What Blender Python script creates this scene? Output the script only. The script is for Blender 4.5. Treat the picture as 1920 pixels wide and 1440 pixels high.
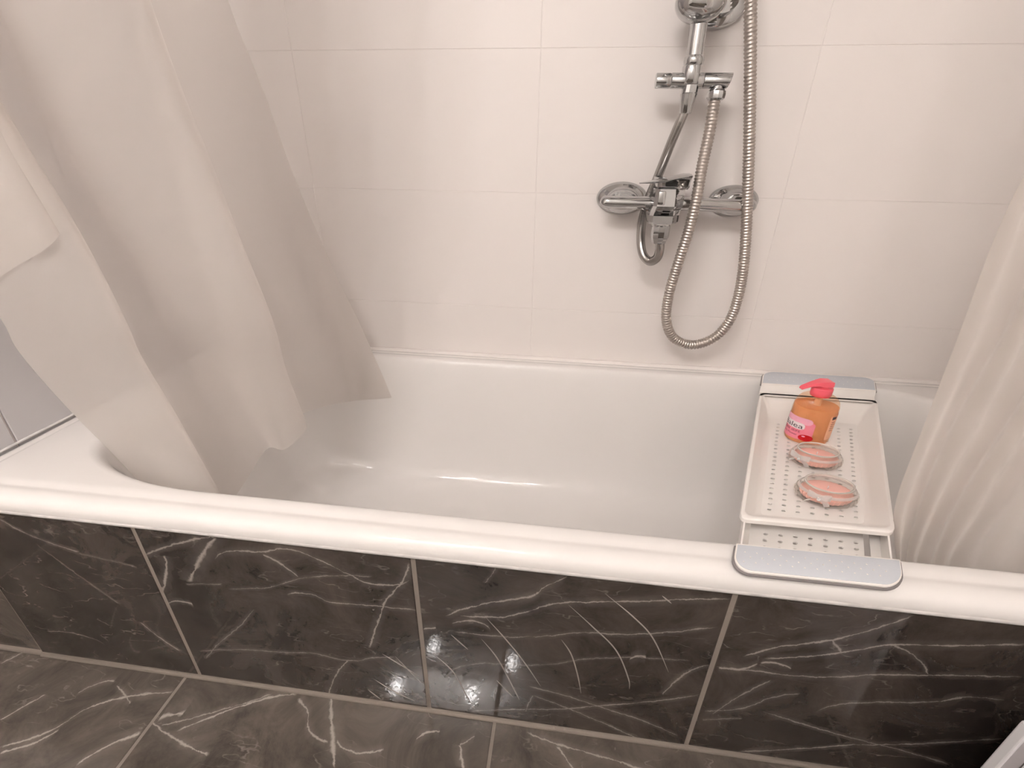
import bpy, bmesh, math, random
from mathutils import Vector, Matrix, noise

# ---------------------------------------------------------------- scene, camera, light level
for o in list(bpy.data.objects):
    bpy.data.objects.remove(o, do_unlink=True)
scene = bpy.context.scene
C = scene.collection

cam_data = bpy.data.cameras.new('camera')
cam_data.sensor_fit = 'HORIZONTAL'
cam_data.sensor_width = 36.0
cam_data.lens = 861.9 / 1920 * 36.0
cam_data.clip_start = 0.02
cam = bpy.data.objects.new('camera', cam_data)
C.objects.link(cam)
right = Vector((0.99228253, 0.12319521, 0.0140828))
up = Vector((-0.06689691, 0.43624768, 0.89733649))
fwd = Vector((-0.10440397, 0.89135341, -0.44112232))
M = Matrix((right, up, -fwd)).transposed().to_4x4()
M.translation = Vector((1.04578624, -0.52007023, 0.99574823))
cam.matrix_world = M
scene.camera = cam

world = bpy.data.worlds.new('world')
scene.world = world
world.use_nodes = True
world.node_tree.nodes['Background'].inputs[0].default_value = (0.9, 0.85, 0.8, 1)
world.node_tree.nodes['Background'].inputs[1].default_value = 0.02

vs = scene.view_settings
vs.view_transform = 'Standard'
vs.look = 'None'
vs.gamma = 1.0
vs.use_curve_mapping = False
vs.exposure = 0.61
scene.cycles.max_bounces = 6
scene.cycles.diffuse_bounces = 4
scene.cycles.glossy_bounces = 4
scene.cycles.transmission_bounces = 4
scene.cycles.transparent_max_bounces = 8
scene.cycles.caustics_reflective = False
scene.cycles.caustics_refractive = False
scene.cycles.use_adaptive_sampling = True
scene.cycles.adaptive_threshold = 0.07
scene.cycles.use_light_tree = False
LAMP_COLOUR = (1.0, 0.962, 0.945)
LAMP_STRENGTH = 300.0
ADDED_UPLIGHT_STRENGTH = 330.0

# ---------------------------------------------------------------- materials
def srgb(r, g, b):
    f = lambda c: (c / 255 / 12.92) if c / 255 <= 0.04045 else ((c / 255 + 0.055) / 1.055) ** 2.4
    return (f(r), f(g), f(b), 1.0)

def new_mat(name):
    m = bpy.data.materials.new(name)
    m.use_nodes = True
    nt = m.node_tree
    return m, nt, nt.nodes['Principled BSDF']

def pbr(name, col, rough=0.4, metal=0.0, coat=0.0, bump=0.0, bscale=60.0, spec=0.5, vary=0.0):
    m, nt, b = new_mat(name)
    b.inputs['Base Color'].default_value = col
    b.inputs['Roughness'].default_value = rough
    b.inputs['Metallic'].default_value = metal
    b.inputs['Coat Weight'].default_value = coat
    b.inputs['Coat Roughness'].default_value = 0.05
    b.inputs['Specular IOR Level'].default_value = spec
    if bump or vary:
        tc = nt.nodes.new('ShaderNodeTexCoord')
        nz = nt.nodes.new('ShaderNodeTexNoise')
        nz.inputs['Scale'].default_value = bscale
        nz.inputs['Detail'].default_value = 2
        nt.links.new(tc.outputs['Object'], nz.inputs['Vector'])
        if bump:
            bp = nt.nodes.new('ShaderNodeBump')
            bp.inputs['Strength'].default_value = bump
            bp.inputs['Distance'].default_value = 0.002
            nt.links.new(nz.outputs['Fac'], bp.inputs['Height'])
            nt.links.new(bp.outputs['Normal'], b.inputs['Normal'])
            if coat:
                nt.links.new(bp.outputs['Normal'], b.inputs['Coat Normal'])
        if vary:
            mx = nt.nodes.new('ShaderNodeMix'); mx.data_type = 'RGBA'
            mx.inputs['A'].default_value = tuple(c * (1 - vary) for c in col[:3]) + (1,)
            mx.inputs['B'].default_value = tuple(min(1, c * (1 + vary)) for c in col[:3]) + (1,)
            nt.links.new(nz.outputs['Fac'], mx.inputs['Factor'])
            nt.links.new(mx.outputs['Result'], b.inputs['Base Color'])
    return m

def glassy(name, tint, gloss_rough=0.03, weight=1.0):
    """thin clear glass: see-through with fresnel reflection"""
    m = bpy.data.materials.new(name); m.use_nodes = True
    nt = m.node_tree; nt.nodes.clear()
    out = nt.nodes.new('ShaderNodeOutputMaterial')
    mx = nt.nodes.new('ShaderNodeMixShader')
    tr = nt.nodes.new('ShaderNodeBsdfTransparent'); tr.inputs[0].default_value = tint
    gl = nt.nodes.new('ShaderNodeBsdfGlossy'); gl.inputs['Roughness'].default_value = gloss_rough
    lw = nt.nodes.new('ShaderNodeLayerWeight'); lw.inputs[0].default_value = 0.5
    pw = nt.nodes.new('ShaderNodeMath'); pw.operation = 'POWER'; pw.inputs[1].default_value = 3.0
    ma = nt.nodes.new('ShaderNodeMath'); ma.operation = 'MULTIPLY_ADD'; ma.inputs[1].default_value = 0.5 * weight; ma.inputs[2].default_value = 0.05
    nt.links.new(lw.outputs['Facing'], pw.inputs[0]); nt.links.new(pw.outputs[0], ma.inputs[0])
    nt.links.new(ma.outputs[0], mx.inputs[0])
    nt.links.new(tr.outputs[0], mx.inputs[1]); nt.links.new(gl.outputs[0], mx.inputs[2])
    nt.links.new(mx.outputs[0], out.inputs[0])
    return m

def cloth(name, col, clear=0.1, trans=0.45):
    m = bpy.data.materials.new(name); m.use_nodes = True
    nt = m.node_tree; nt.nodes.clear()
    out = nt.nodes.new('ShaderNodeOutputMaterial')
    df = nt.nodes.new('ShaderNodeBsdfDiffuse'); df.inputs[0].default_value = col
    tl = nt.nodes.new('ShaderNodeBsdfTranslucent'); tl.inputs[0].default_value = col
    tp = nt.nodes.new('ShaderNodeBsdfTransparent')
    a = nt.nodes.new('ShaderNodeMixShader'); a.inputs[0].default_value = trans
    b = nt.nodes.new('ShaderNodeMixShader'); b.inputs[0].default_value = clear
    nt.links.new(df.outputs[0], a.inputs[1]); nt.links.new(tl.outputs[0], a.inputs[2])
    nt.links.new(a.outputs[0], b.inputs[1]); nt.links.new(tp.outputs[0], b.inputs[2])
    nt.links.new(b.outputs[0], out.inputs[0])
    # fine weave and soft creases
    tc = nt.nodes.new('ShaderNodeTexCoord')
    nz = nt.nodes.new('ShaderNodeTexNoise'); nz.inputs['Scale'].default_value = 14; nz.inputs['Detail'].default_value = 4
    bp = nt.nodes.new('ShaderNodeBump'); bp.inputs['Strength'].default_value = 0.35; bp.inputs['Distance'].default_value = 0.01
    nt.links.new(tc.outputs['Object'], nz.inputs['Vector'])
    nt.links.new(nz.outputs['Fac'], bp.inputs['Height'])
    nt.links.new(bp.outputs['Normal'], df.inputs['Normal'])
    return m

def emit(name, col, strength):
    m = bpy.data.materials.new(name); m.use_nodes = True
    nt = m.node_tree; nt.nodes.clear()
    out = nt.nodes.new('ShaderNodeOutputMaterial')
    e = nt.nodes.new('ShaderNodeEmission')
    e.inputs[0].default_value = col + (1,); e.inputs[1].default_value = strength
    nt.links.new(e.outputs[0], out.inputs[0])
    return m

VEINS = {"p0":[[[[0.061,0.404],[0.109,0.37],[0.198,0.339]],3],[[[0.249,0.159],[0.276,0.12],[0.31,0.08]],3],[[[0.11,0.351],[0.165,0.277],[0.226,0.206]],1.5],[[[0.004,0.086],[0.081,0.09],[0.135,0.07]],2],[[[0.191,0.335],[0.223,0.333],[0.303,0.318]],1.5]],
 "p1":[[[[0.332,0.353],[0.413,0.392],[0.48,0.416],[0.511,0.424]],4],[[[0.487,0.417],[0.445,0.365],[0.4,0.295]],8],[[[0.372,0.357],[0.361,0.314],[0.329,0.256]],6],[[[0.468,0.358],[0.511,0.387],[0.571,0.395],[0.612,0.406],[0.665,0.39],[0.717,0.36],[0.758,0.346],[0.82,0.366]],4],[[[0.565,0.387],[0.594,0.368],[0.62,0.343]],4],[[[0.474,0.289],[0.55,0.305],[0.638,0.344],[0.755,0.365]],2],[[[0.588,0.294],[0.63,0.302],[0.667,0.288],[0.727,0.29],[0.785,0.293],[0.825,0.293]],3],[[[0.822,0.405],[0.808,0.363],[0.775,0.312],[0.753,0.254],[0.725,0.172]],4],[[[0.354,0.089],[0.472,0.117],[0.552,0.125],[0.608,0.133],[0.672,0.126],[0.728,0.144],[0.782,0.158]],2.5],[[[0.679,0.129],[0.641,0.068],[0.616,0.0]],4],[[[0.363,0.067],[0.406,0.121],[0.48,0.2],[0.512,0.243]],2],[[[0.334,0.227],[0.362,0.238],[0.388,0.232]],5],[[[0.389,0.288],[0.466,0.3]],1.5]],
 "p2":[[[[0.875,0.287],[0.918,0.317],[0.964,0.338],[1.025,0.363],[1.041,0.384],[1.077,0.414]],4],[[[0.901,0.294],[0.964,0.301],[1.009,0.319],[1.06,0.35],[1.111,0.362],[1.192,0.378],[1.262,0.394],[1.323,0.406]],4],[[[0.888,0.25],[0.992,0.255],[1.056,0.27],[1.099,0.286],[1.186,0.298],[1.259,0.319],[1.317,0.34]],3],[[[0.887,0.271],[0.931,0.283],[0.956,0.265]],4],[[[0.872,0.122],[0.934,0.17],[1.041,0.188],[1.123,0.221],[1.202,0.242],[1.262,0.249],[1.292,0.251]],2],[[[0.91,0.015],[0.995,0.042],[1.096,0.068],[1.172,0.098],[1.254,0.13],[1.321,0.164]],3],[[[1.023,0.123],[1.093,0.109],[1.153,0.09],[1.234,0.067],[1.307,0.033]],3],[[[1.034,0.096],[1.116,0.064],[1.189,0.03],[1.253,-0.002]],2.5],[[[1.26,0.15],[1.279,0.198],[1.3,0.231],[1.323,0.247]],3],[[[1.194,0.235],[1.21,0.247],[1.22,0.246]],6],[[[0.835,0.247],[0.859,0.253]],5],[[[0.964,0.417],[0.948,0.379]],2],[[[1.034,0.096],[1.021,0.041]],2]],
 "p3":[[[[1.367,0.276],[1.409,0.308],[1.444,0.324],[1.486,0.342],[1.523,0.368],[1.574,0.412]],4],[[[1.399,0.28],[1.467,0.299],[1.522,0.324],[1.561,0.344],[1.63,0.357],[1.735,0.379]],4],[[[1.332,0.244],[1.382,0.246],[1.449,0.246],[1.512,0.255],[1.57,0.274],[1.628,0.284],[1.684,0.296],[1.766,0.31]],3.5],[[[1.339,0.119],[1.405,0.149],[1.432,0.179],[1.477,0.204]],3],[[[1.339,0.093],[1.404,0.114]],2],[[[1.418,0.009],[1.504,0.041],[1.6,0.081],[1.678,0.105],[1.75,0.133],[1.805,0.155]],4],[[[1.433,0.141],[1.5,0.122],[1.575,0.103],[1.668,0.086],[1.763,0.061]],3],[[[1.512,0.156],[1.534,0.183],[1.593,0.206],[1.68,0.229],[1.704,0.246],[1.763,0.251]],3],[[[1.568,0.345],[1.605,0.328],[1.64,0.287]],3],[[[1.424,0.229],[1.399,0.194],[1.376,0.158],[1.354,0.113]],3],[[[1.336,0.243],[1.37,0.246],[1.395,0.265]],5],[[[1.445,0.262],[1.418,0.272],[1.398,0.268]],5],[[[1.486,0.342],[1.506,0.314]],3],[[[1.68,0.229],[1.705,0.245]],6]],
 "p4":[[[[1.684,0.296],[1.729,0.295],[1.821,0.302]],4],[[[1.724,0.372],[1.782,0.381]],4]],
 "f0":[[[[0.007,-0.131],[0.046,-0.078]],4],[[[0.057,-0.17],[0.125,-0.132],[0.152,-0.092],[0.215,-0.06],[0.298,-0.039]],4],[[[0.107,-0.067],[0.136,-0.042],[0.161,-0.036]],3],[[[0.223,-0.175],[0.251,-0.144],[0.294,-0.117]],5],[[[0.068,-0.178],[0.116,-0.153],[0.137,-0.132]],4],[[[0.173,-0.042],[0.232,-0.071]],3],[[[-0.114,-0.035],[-0.093,-0.005]],3]],
 "f1":[[[[0.298,-0.095],[0.355,-0.113],[0.449,-0.132]],4],[[[0.359,-0.104],[0.411,-0.071],[0.477,-0.034],[0.551,-0.008]],5],[[[0.322,-0.1],[0.423,-0.056],[0.502,-0.016]],3],[[[0.621,-0.005],[0.644,-0.047],[0.666,-0.085],[0.685,-0.121]],8],[[[0.557,-0.018],[0.586,-0.035],[0.612,-0.07],[0.656,-0.085]],4],[[[0.669,-0.079],[0.707,-0.092],[0.765,-0.082]],4],[[[0.309,-0.086],[0.326,-0.079],[0.35,-0.074]],12],[[[0.904,-0.057],[0.917,-0.091]],5],[[[0.904,-0.057],[0.928,-0.038]],3],[[[0.818,-0.057],[0.835,-0.045],[0.86,-0.039]],4]],
 "f2":[[[[1.024,-0.018],[1.101,-0.033],[1.189,-0.043],[1.265,-0.054]],3.5],[[[1.086,-0.033],[1.101,-0.05],[1.121,-0.068]],4]]}

def marble(name, veins, origin, flat, base_dark, base_light, vein_col, rough, relief=0.0):
    """polished dark marble print: cloudy ground, hairline veins and the tile's own drawn veins.
    veins: list of [[(p, q)...], width]; p = x, q = z (upright tile) or y (floor tile)"""
    m, nt, b = new_mat(name)
    N, Lk = nt.nodes.new, nt.links.new
    def math_(op, a=None, c=None, d=None, clamp=False):
        n = N('ShaderNodeMath'); n.operation = op; n.use_clamp = clamp
        for i, v in enumerate((a, c, d)):
            if v is None: continue
            if isinstance(v, (int, float)): n.inputs[i].default_value = v
            else: Lk(v, n.inputs[i])
        return n.outputs[0]
    tc = N('ShaderNodeTexCoord')
    co = tc.outputs['Object']
    seed = N('ShaderNodeVectorMath'); seed.operation = 'ADD'
    Lk(co, seed.inputs[0]); seed.inputs[1].default_value = (origin[0] * 3.1 + 5, origin[1] * 1.7, origin[2] * 2.3)
    sc = seed.outputs[0]
    # jitter of the veins
    nj = N('ShaderNodeTexNoise'); nj.inputs['Scale'].default_value = 22; nj.inputs['Detail'].default_value = 6; nj.inputs['Roughness'].default_value = 0.75
    Lk(sc, nj.inputs['Vector'])
    sub = N('ShaderNodeVectorMath'); sub.operation = 'SUBTRACT'; Lk(nj.outputs['Color'], sub.inputs[0]); sub.inputs[1].default_value = (.5, .5, .5)
    mul = N('ShaderNodeVectorMath'); mul.operation = 'SCALE'; Lk(sub.outputs[0], mul.inputs[0]); mul.inputs['Scale'].default_value = 0.012
    nk = N('ShaderNodeTexNoise'); nk.inputs['Scale'].default_value = 120; nk.inputs['Detail'].default_value = 4; nk.inputs['Roughness'].default_value = 0.7
    Lk(sc, nk.inputs['Vector'])
    sub2 = N('ShaderNodeVectorMath'); sub2.operation = 'SUBTRACT'; Lk(nk.outputs['Color'], sub2.inputs[0]); sub2.inputs[1].default_value = (.5, .5, .5)
    mul2 = N('ShaderNodeVectorMath'); mul2.operation = 'MULTIPLY_ADD'; Lk(sub2.outputs[0], mul2.inputs[0]); mul2.inputs[1].default_value = (0.0055, 0.0055, 0.0055)
    Lk(mul.outputs[0], mul2.inputs[2])
    add = N('ShaderNodeVectorMath'); add.operation = 'ADD'; Lk(co, add.inputs[0]); Lk(mul2.outputs[0], add.inputs[1])
    sep = N('ShaderNodeSeparateXYZ'); Lk(add.outputs[0], sep.inputs[0])
    pc = sep.outputs['X']; qc = sep.outputs['Y'] if flat else sep.outputs['Z']
    o0, o1 = origin[0], (origin[1] if flat else origin[2])
    # width / strength variation along the veins
    nw = N('ShaderNodeTexNoise'); nw.inputs['Scale'].default_value = 30; nw.inputs['Detail'].default_value = 3
    Lk(sc, nw.inputs['Vector'])
    wvar = math_('MULTIPLY_ADD', nw.outputs['Fac'], 4.0, -1.0)
    total = None
    for pts, w in veins:
        P = [(x - o0, y - o1) for x, y in pts]
        k = 0 if abs(P[-1][0] - P[0][0]) >= abs(P[-1][1] - P[0][1]) else 1
        a_, b_ = (pc, qc) if k == 0 else (qc, pc)
        Q = sorted([(p[k], p[1 - k]) for p in P])
        lo, hi = Q[0][0], Q[-1][0]
        vl = min(q[1] for q in Q) - 0.01; vh = max(q[1] for q in Q) + 0.01
        t = math_('MULTIPLY_ADD', a_, 1 / (hi - lo), -lo / (hi - lo))
        fc = N('ShaderNodeFloatCurve')
        cv = fc.mapping.curves[0]
        pp = [((u - lo) / (hi - lo), (v - vl) / (vh - vl)) for u, v in Q]
        cv.points[0].location = pp[0]; cv.points[1].location = pp[-1]
        for q in pp[1:-1]: cv.points.new(*q)
        fc.mapping.update()
        Lk(t, fc.inputs['Value'])
        f = math_('MULTIPLY_ADD', fc.outputs[0], vh - vl, vl)
        slope = (Q[-1][1] - Q[0][1]) / (hi - lo)
        d = math_('ABSOLUTE', math_('SUBTRACT', b_, f))
        hw = w * 0.00085 * 0.55 * math.sqrt(1 + slope * slope)
        wid = math_('MAXIMUM', math_('MULTIPLY', wvar, hw), 0.0002)
        s = math_('SUBTRACT', 1.25, math_('DIVIDE', d, wid), clamp=True)
        ends = math_('MULTIPLY', math_('MULTIPLY', t, math_('SUBTRACT', 1.0, t)), 22.0, clamp=True)
        s = math_('MULTIPLY', s, ends)
        halo = math_('MULTIPLY', math_('SUBTRACT', 1.0, math_('DIVIDE', d, hw * 7.0), clamp=True), math_('MULTIPLY', nw.outputs['Fac'], 0.28))
        halo = math_('MULTIPLY', halo, ends)
        s = math_('MULTIPLY', s, min(0.95, 0.36 + 0.13 * w))
        s = math_('MAXIMUM', s, halo)
        total = s if total is None else math_('MAXIMUM', total, s)
    # long hairlines following the bedding
    vd = N('ShaderNodeMapping'); Lk(sc, vd.inputs['Vector'])
    vd.inputs['Scale'].default_value = (1.0, 2.4, 2.4); vd.inputs['Rotation'].default_value = (0, 0.25, 0.4)
    vo = N('ShaderNodeTexNoise'); vo.inputs['Scale'].default_value = 3.2; vo.inputs['Detail'].default_value = 5; vo.inputs['Roughness'].default_value = 0.52
    Lk(vd.outputs[0], vo.inputs['Vector'])
    hair = math_('SUBTRACT', 1.0, math_('MULTIPLY', math_('ABSOLUTE', math_('SUBTRACT', vo.outputs['Fac'], 0.5)), 190.0), clamp=True)
    hair2 = math_('SUBTRACT', 1.0, math_('MULTIPLY', math_('ABSOLUTE', math_('SUBTRACT', vo.outputs['Fac'], 0.585)), 240.0), clamp=True)
    hair = math_('MAXIMUM', hair, hair2)
    hair = math_('MULTIPLY', hair, math_('MULTIPLY', math_('SUBTRACT', nw.outputs['Fac'], 0.43), 1.5), clamp=True)
    total = hair if total is None else math_('MAXIMUM', total, hair)
    # cloudy ground
    n1 = N('ShaderNodeTexNoise'); n1.inputs['Scale'].default_value = 7.5; n1.inputs['Detail'].default_value = 9; n1.inputs['Roughness'].default_value = 0.72
    n1.inputs['Distortion'].default_value = 0.8
    Lk(sc, n1.inputs['Vector'])
    rp = N('ShaderNodeValToRGB'); Lk(n1.outputs['Fac'], rp.inputs[0])
    rp.color_ramp.elements[0].position = 0.32; rp.color_ramp.elements[0].color = base_dark
    rp.color_ramp.elements[1].position = 0.72; rp.color_ramp.elements[1].color = base_light
    # milky haze beside veins
    mx = N('ShaderNodeMix'); mx.data_type = 'RGBA'
    Lk(total, mx.inputs['Factor']); Lk(rp.outputs[0], mx.inputs['A']); mx.inputs['B'].default_value = vein_col
    Lk(mx.outputs['Result'], b.inputs['Base Color'])
    b.inputs['Roughness'].default_value = rough
    b.inputs['Specular IOR Level'].default_value = 0.5
    # polished glaze: faint unevenness
    nb = N('ShaderNodeTexNoise'); nb.inputs['Scale'].default_value = 170; nb.inputs['Detail'].default_value = 3
    Lk(co, nb.inputs['Vector'])
    bp = N('ShaderNodeBump'); bp.inputs['Strength'].default_value = 0.10; bp.inputs['Distance'].default_value = 0.0006
    Lk(nb.outputs['Fac'], bp.inputs['Height'])
    Lk(bp.outputs['Normal'], b.inputs['Normal'])
    return m

TUB = pbr('tub_enamel', (0.81, 0.775, 0.75, 1), 0.08, bump=0.06, bscale=70, spec=0.3)
WALLT = pbr('wall_tile_glaze', (0.82, 0.765, 0.735, 1), 0.5, bump=0.04, bscale=25, spec=0.3)
GROUTW = pbr('white_grout', (0.82, 0.765, 0.735, 1), 0.8)
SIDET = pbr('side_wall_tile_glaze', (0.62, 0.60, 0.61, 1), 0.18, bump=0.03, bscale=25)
GROUT = pbr('brown_grey_grout', srgb(126, 116, 107), 0.85, bump=0.3, bscale=300)
PAINT = pbr('white_paint', (0.86, 0.83, 0.80, 1), 0.7)
CHROME = pbr('chrome', (0.52, 0.52, 0.52, 1), 0.07, metal=1.0)
HOSEM = pbr('hose_steel', (0.50, 0.455, 0.42, 1), 0.42, metal=1.0)
CHROMEH = pbr('thin_hose_steel', (0.42, 0.40, 0.385, 1), 0.25, metal=1.0)
DARK = pbr('dark_rubber', (0.03, 0.03, 0.03, 1), 0.6)
CURT = cloth('curtain_cloth', (0.91, 0.865, 0.83, 1), 0.22, 0.68)
CURT2 = cloth('curtain_hem_cloth', (0.84, 0.80, 0.77, 1), 0.16, 0.4)
TRAYW = pbr('tray_plastic', (0.88, 0.835, 0.795, 1), 0.35)
PAD = pbr('grey_pad', srgb(203, 206, 212), 0.55, bump=0.15, bscale=400)
GASK = pbr('grey_rubber_edge', srgb(128, 122, 122), 0.6)
SEAL = pbr('sealant', (0.62, 0.59, 0.57, 1), 0.5, bump=0.4, bscale=38, vary=0.30)

# ---------------------------------------------------------------- object helpers
ORIGIN = {}
def mesh_obj(name, verts, faces, mat, parent=None, smooth=True, at=None, sharp=None):
    """one mesh object; verts in world coordinates, stored relative to the parent's base (or to `at`)"""
    o_ = Vector(at) if at is not None else (ORIGIN[parent.name] if parent else Vector((0, 0, 0)))
    me = bpy.data.meshes.new(name)
    me.from_pydata([Vector(v) - o_ for v in verts], [], faces)
    me.validate()
    bm = bmesh.new(); bm.from_mesh(me)
    bmesh.ops.recalc_face_normals(bm, faces=bm.faces)
    if sharp:
        for e in bm.edges:
            if len(e.link_faces) == 2 and e.calc_face_angle(0) > math.radians(sharp): e.smooth = False
    bm.to_mesh(me); bm.free()
    for p in me.polygons: p.use_smooth = smooth
    me.materials.append(mat)
    o = bpy.data.objects.new(name, me)
    C.objects.link(o)
    if parent:
        o.parent = parent
        if at is not None: o.location = o_ - ORIGIN[parent.name]
    elif at is not None:
        o.location = o_
    ORIGIN[o.name] = o_
    return o

def tag(o, label=None, cat=None, group=None, kind=None):
    if label: o['label'] = label
    if cat: o['category'] = cat
    if group: o['group'] = group
    if kind: o['kind'] = kind
    return o

def thing(name, label, cat, loc, group=None):
    o = bpy.data.objects.new(name, None)
    o.empty_display_size = 0.05
    C.objects.link(o); o.location = loc
    ORIGIN[o.name] = Vector(loc)
    return tag(o, label, cat, group)

class MB:
    def __init__(s): s.v = []; s.f = []
    def add(s, verts, faces):
        n = len(s.v); s.v += [tuple(v) for v in verts]; s.f += [tuple(i + n for i in f) for f in faces]; return s
    def box(s, a, b, bevel=0.0, seg=2):
        bm = bmesh.new(); bmesh.ops.create_cube(bm, size=1)
        for v in bm.verts:
            v.co = Vector([(a[i] + b[i]) / 2 + v.co[i] * (b[i] - a[i]) for i in range(3)])
        if bevel: bmesh.ops.bevel(bm, geom=bm.edges[:] + bm.verts[:], offset=bevel, segments=seg, profile=0.5, affect='EDGES')
        bm.verts.index_update()
        r = s.add([v.co for v in bm.verts], [[v.index for v in f.verts] for f in bm.faces]); bm.free(); return r
    def rings(s, rings, closed=True, cap0=False, cap1=False):
        n = len(rings[0]); vs_ = [p for r in rings for p in r]; fs = []
        for i in range(len(rings) - 1):
            for j in range(n if closed else n - 1):
                k = (j + 1) % n
                fs.append((i * n + j, i * n + k, (i + 1) * n + k, (i + 1) * n + j))
        if cap0: fs.append(tuple(range(n))[::-1])
        if cap1: fs.append(tuple(range((len(rings) - 1) * n, len(rings) * n)))
        return s.add(vs_, fs)
    def lathe(s, prof, centre, u, v, w, n=40, cap=True):
        """prof: (radius, height) along w; u, v: radial axes (may have different lengths)"""
        c = Vector(centre); u, v, w = Vector(u), Vector(v), Vector(w)
        rs = [[c + u * (r * math.cos(2 * math.pi * j / n)) + v * (r * math.sin(2 * math.pi * j / n)) + w * h for j in range(n)] for r, h in prof]
        return s.rings(rs, True, cap, cap)
    def tube(s, path, radii, n=14, cap=True, squash=None):
        P = [Vector(p) for p in path]
        t0 = (P[1] - P[0]).normalized()
        a = t0.orthogonal().normalized(); rs = []
        for i, p in enumerate(P):
            t = (P[min(i + 1, len(P) - 1)] - P[max(i - 1, 0)]).normalized()
            a = (a - t * a.dot(t)).normalized(); b = t.cross(a)
            r = radii[i] if isinstance(radii, (list, tuple)) else radii
            rs.append([p + a * (r * math.cos(2 * math.pi * j / n)) + b * (r * math.sin(2 * math.pi * j / n)) for j in range(n)])
        return s.rings(rs, True, cap, cap)
    def build(s, name, mat, parent=None, smooth=True, at=None, sharp=35):
        return mesh_obj(name, s.v, s.f, mat, parent, smooth, at, sharp)

def catmull(pts, per=8):
    P = [Vector(p) for p in pts]
    P = [P[0] * 2 - P[1]] + P + [P[-1] * 2 - P[-2]]
    out = []
    for i in range(1, len(P) - 2):
        for k in range(per):
            t = k / per
            a, b, c, d = P[i - 1], P[i], P[i + 1], P[i + 2]
            out.append(0.5 * ((2 * b) + (c - a) * t + (2 * a - 5 * b + 4 * c - d) * t * t + (3 * b - a - 3 * c + d) * t ** 3))
    out.append(P[-2])
    return out

def resample(path, step):
    out = [path[0]]; acc = 0.0
    for a, b in zip(path, path[1:]):
        L = (b - a).length
        while acc + L >= step:
            t = (step - acc) / L
            a = a.lerp(b, t); out.append(a); L = (b - a).length; acc = 0.0
        acc += L
    out.append(path[-1])
    return out

X, Y, Z = (1, 0, 0), (0, 1, 0), (0, 0, 1)

# ---------------------------------------------------------------- the room
XL, XR, YB, ZC = -0.0455, 2.17, 0.75, 2.42      # left wall of the bath niche, right wall, back wall, ceiling
RX0, RY0 = -0.85, -2.05                          # far left and rear of the room
HR = 0.464                                       # bath rim height

def tile_grid(parent, plane, us, vs_, fixed, thick, mat, gap=0.003, bev=0.0012, skip=None):
    """separate tiles as children; plane: 'xz' | 'yz'; fixed = face position, thick signed (outwards)"""
    cache = {}
    for i in range(len(us) - 1):
        for j in range(len(vs_) - 1):
            if skip and skip(us[i], us[i + 1], vs_[j], vs_[j + 1]): continue
            w = round(us[i + 1] - us[i] - gap, 4); h = round(vs_[j + 1] - vs_[j] - gap, 4)
            cu, cv = (us[i] + us[i + 1]) / 2, (vs_[j] + vs_[j + 1]) / 2
            loc = Vector((cu, fixed, cv)) if plane == 'xz' else Vector((fixed, cu, cv))
            key = (w, h)
            if key not in cache:
                t = abs(thick)
                a, b = ((-w / 2, -t / 2, -h / 2), (w / 2, t / 2, h / 2)) if plane == 'xz' else ((-t / 2, -w / 2, -h / 2), (t / 2, w / 2, h / 2))
                o = MB().box(a, b, bev, 1).build('tile', mat, None, smooth=False)
                o.parent = parent; o.location = loc - ORIGIN[parent.name]
                cache[key] = o
            else:
                o = cache[key].copy(); C.objects.link(o); o.parent = parent; o.location = loc - ORIGIN[parent.name]

wall_back = tag(MB().box((RX0, YB + 0.0009, 0), (XR + 0.1, YB + 0.10, ZC)).build('wall_back', GROUTW, smooth=False), kind='structure')
zs = [0.004, 0.308, 0.612, 0.916, 1.22, 1.524, 1.828, 2.132, ZC - .002]
tile_grid(wall_back, 'xz', [XL, 0.351, 0.951, 1.551, XR], zs, YB + 0.003, 0.006, WALLT, 0.0014, 0.0006)
wall_left = tag(MB().box((XL - 0.12, 0.002, 0), (XL - 0.004, YB + 0.004, ZC)).build('wall_left', GROUTW, smooth=False), kind='structure')
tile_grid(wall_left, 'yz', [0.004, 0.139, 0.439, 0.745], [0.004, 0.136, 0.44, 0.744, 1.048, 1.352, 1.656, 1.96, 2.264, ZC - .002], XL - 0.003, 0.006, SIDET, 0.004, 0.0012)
wall_right = tag(MB().box((XR, RY0, 0), (XR + 0.1, YB + 0.1, ZC)).build('wall_right', PAINT, smooth=False), kind='structure')
tag(MB().box((RX0 - 0.1, RY0, 0), (RX0, 0.1, ZC)).build('wall_far_left', PAINT, smooth=False), kind='structure')
tag(MB().box((RX0 - 0.1, RY0 - 0.1, 0), (XR + 0.1, RY0, ZC)).build('wall_front', PAINT, smooth=False), kind='structure')
tag(MB().box((RX0 - 0.1, RY0 - 0.1, ZC), (XR + 0.1, YB + 0.1, ZC + 0.1)).build('ceiling', PAINT, smooth=False), kind='structure')

MB_D, MB_L, MB_V = srgb(38, 33, 30), srgb(80, 71, 65), srgb(150, 141, 135)
FL_D, FL_L, FL_V = srgb(58, 52, 47), srgb(106, 97, 89), srgb(166, 157, 148)

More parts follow.
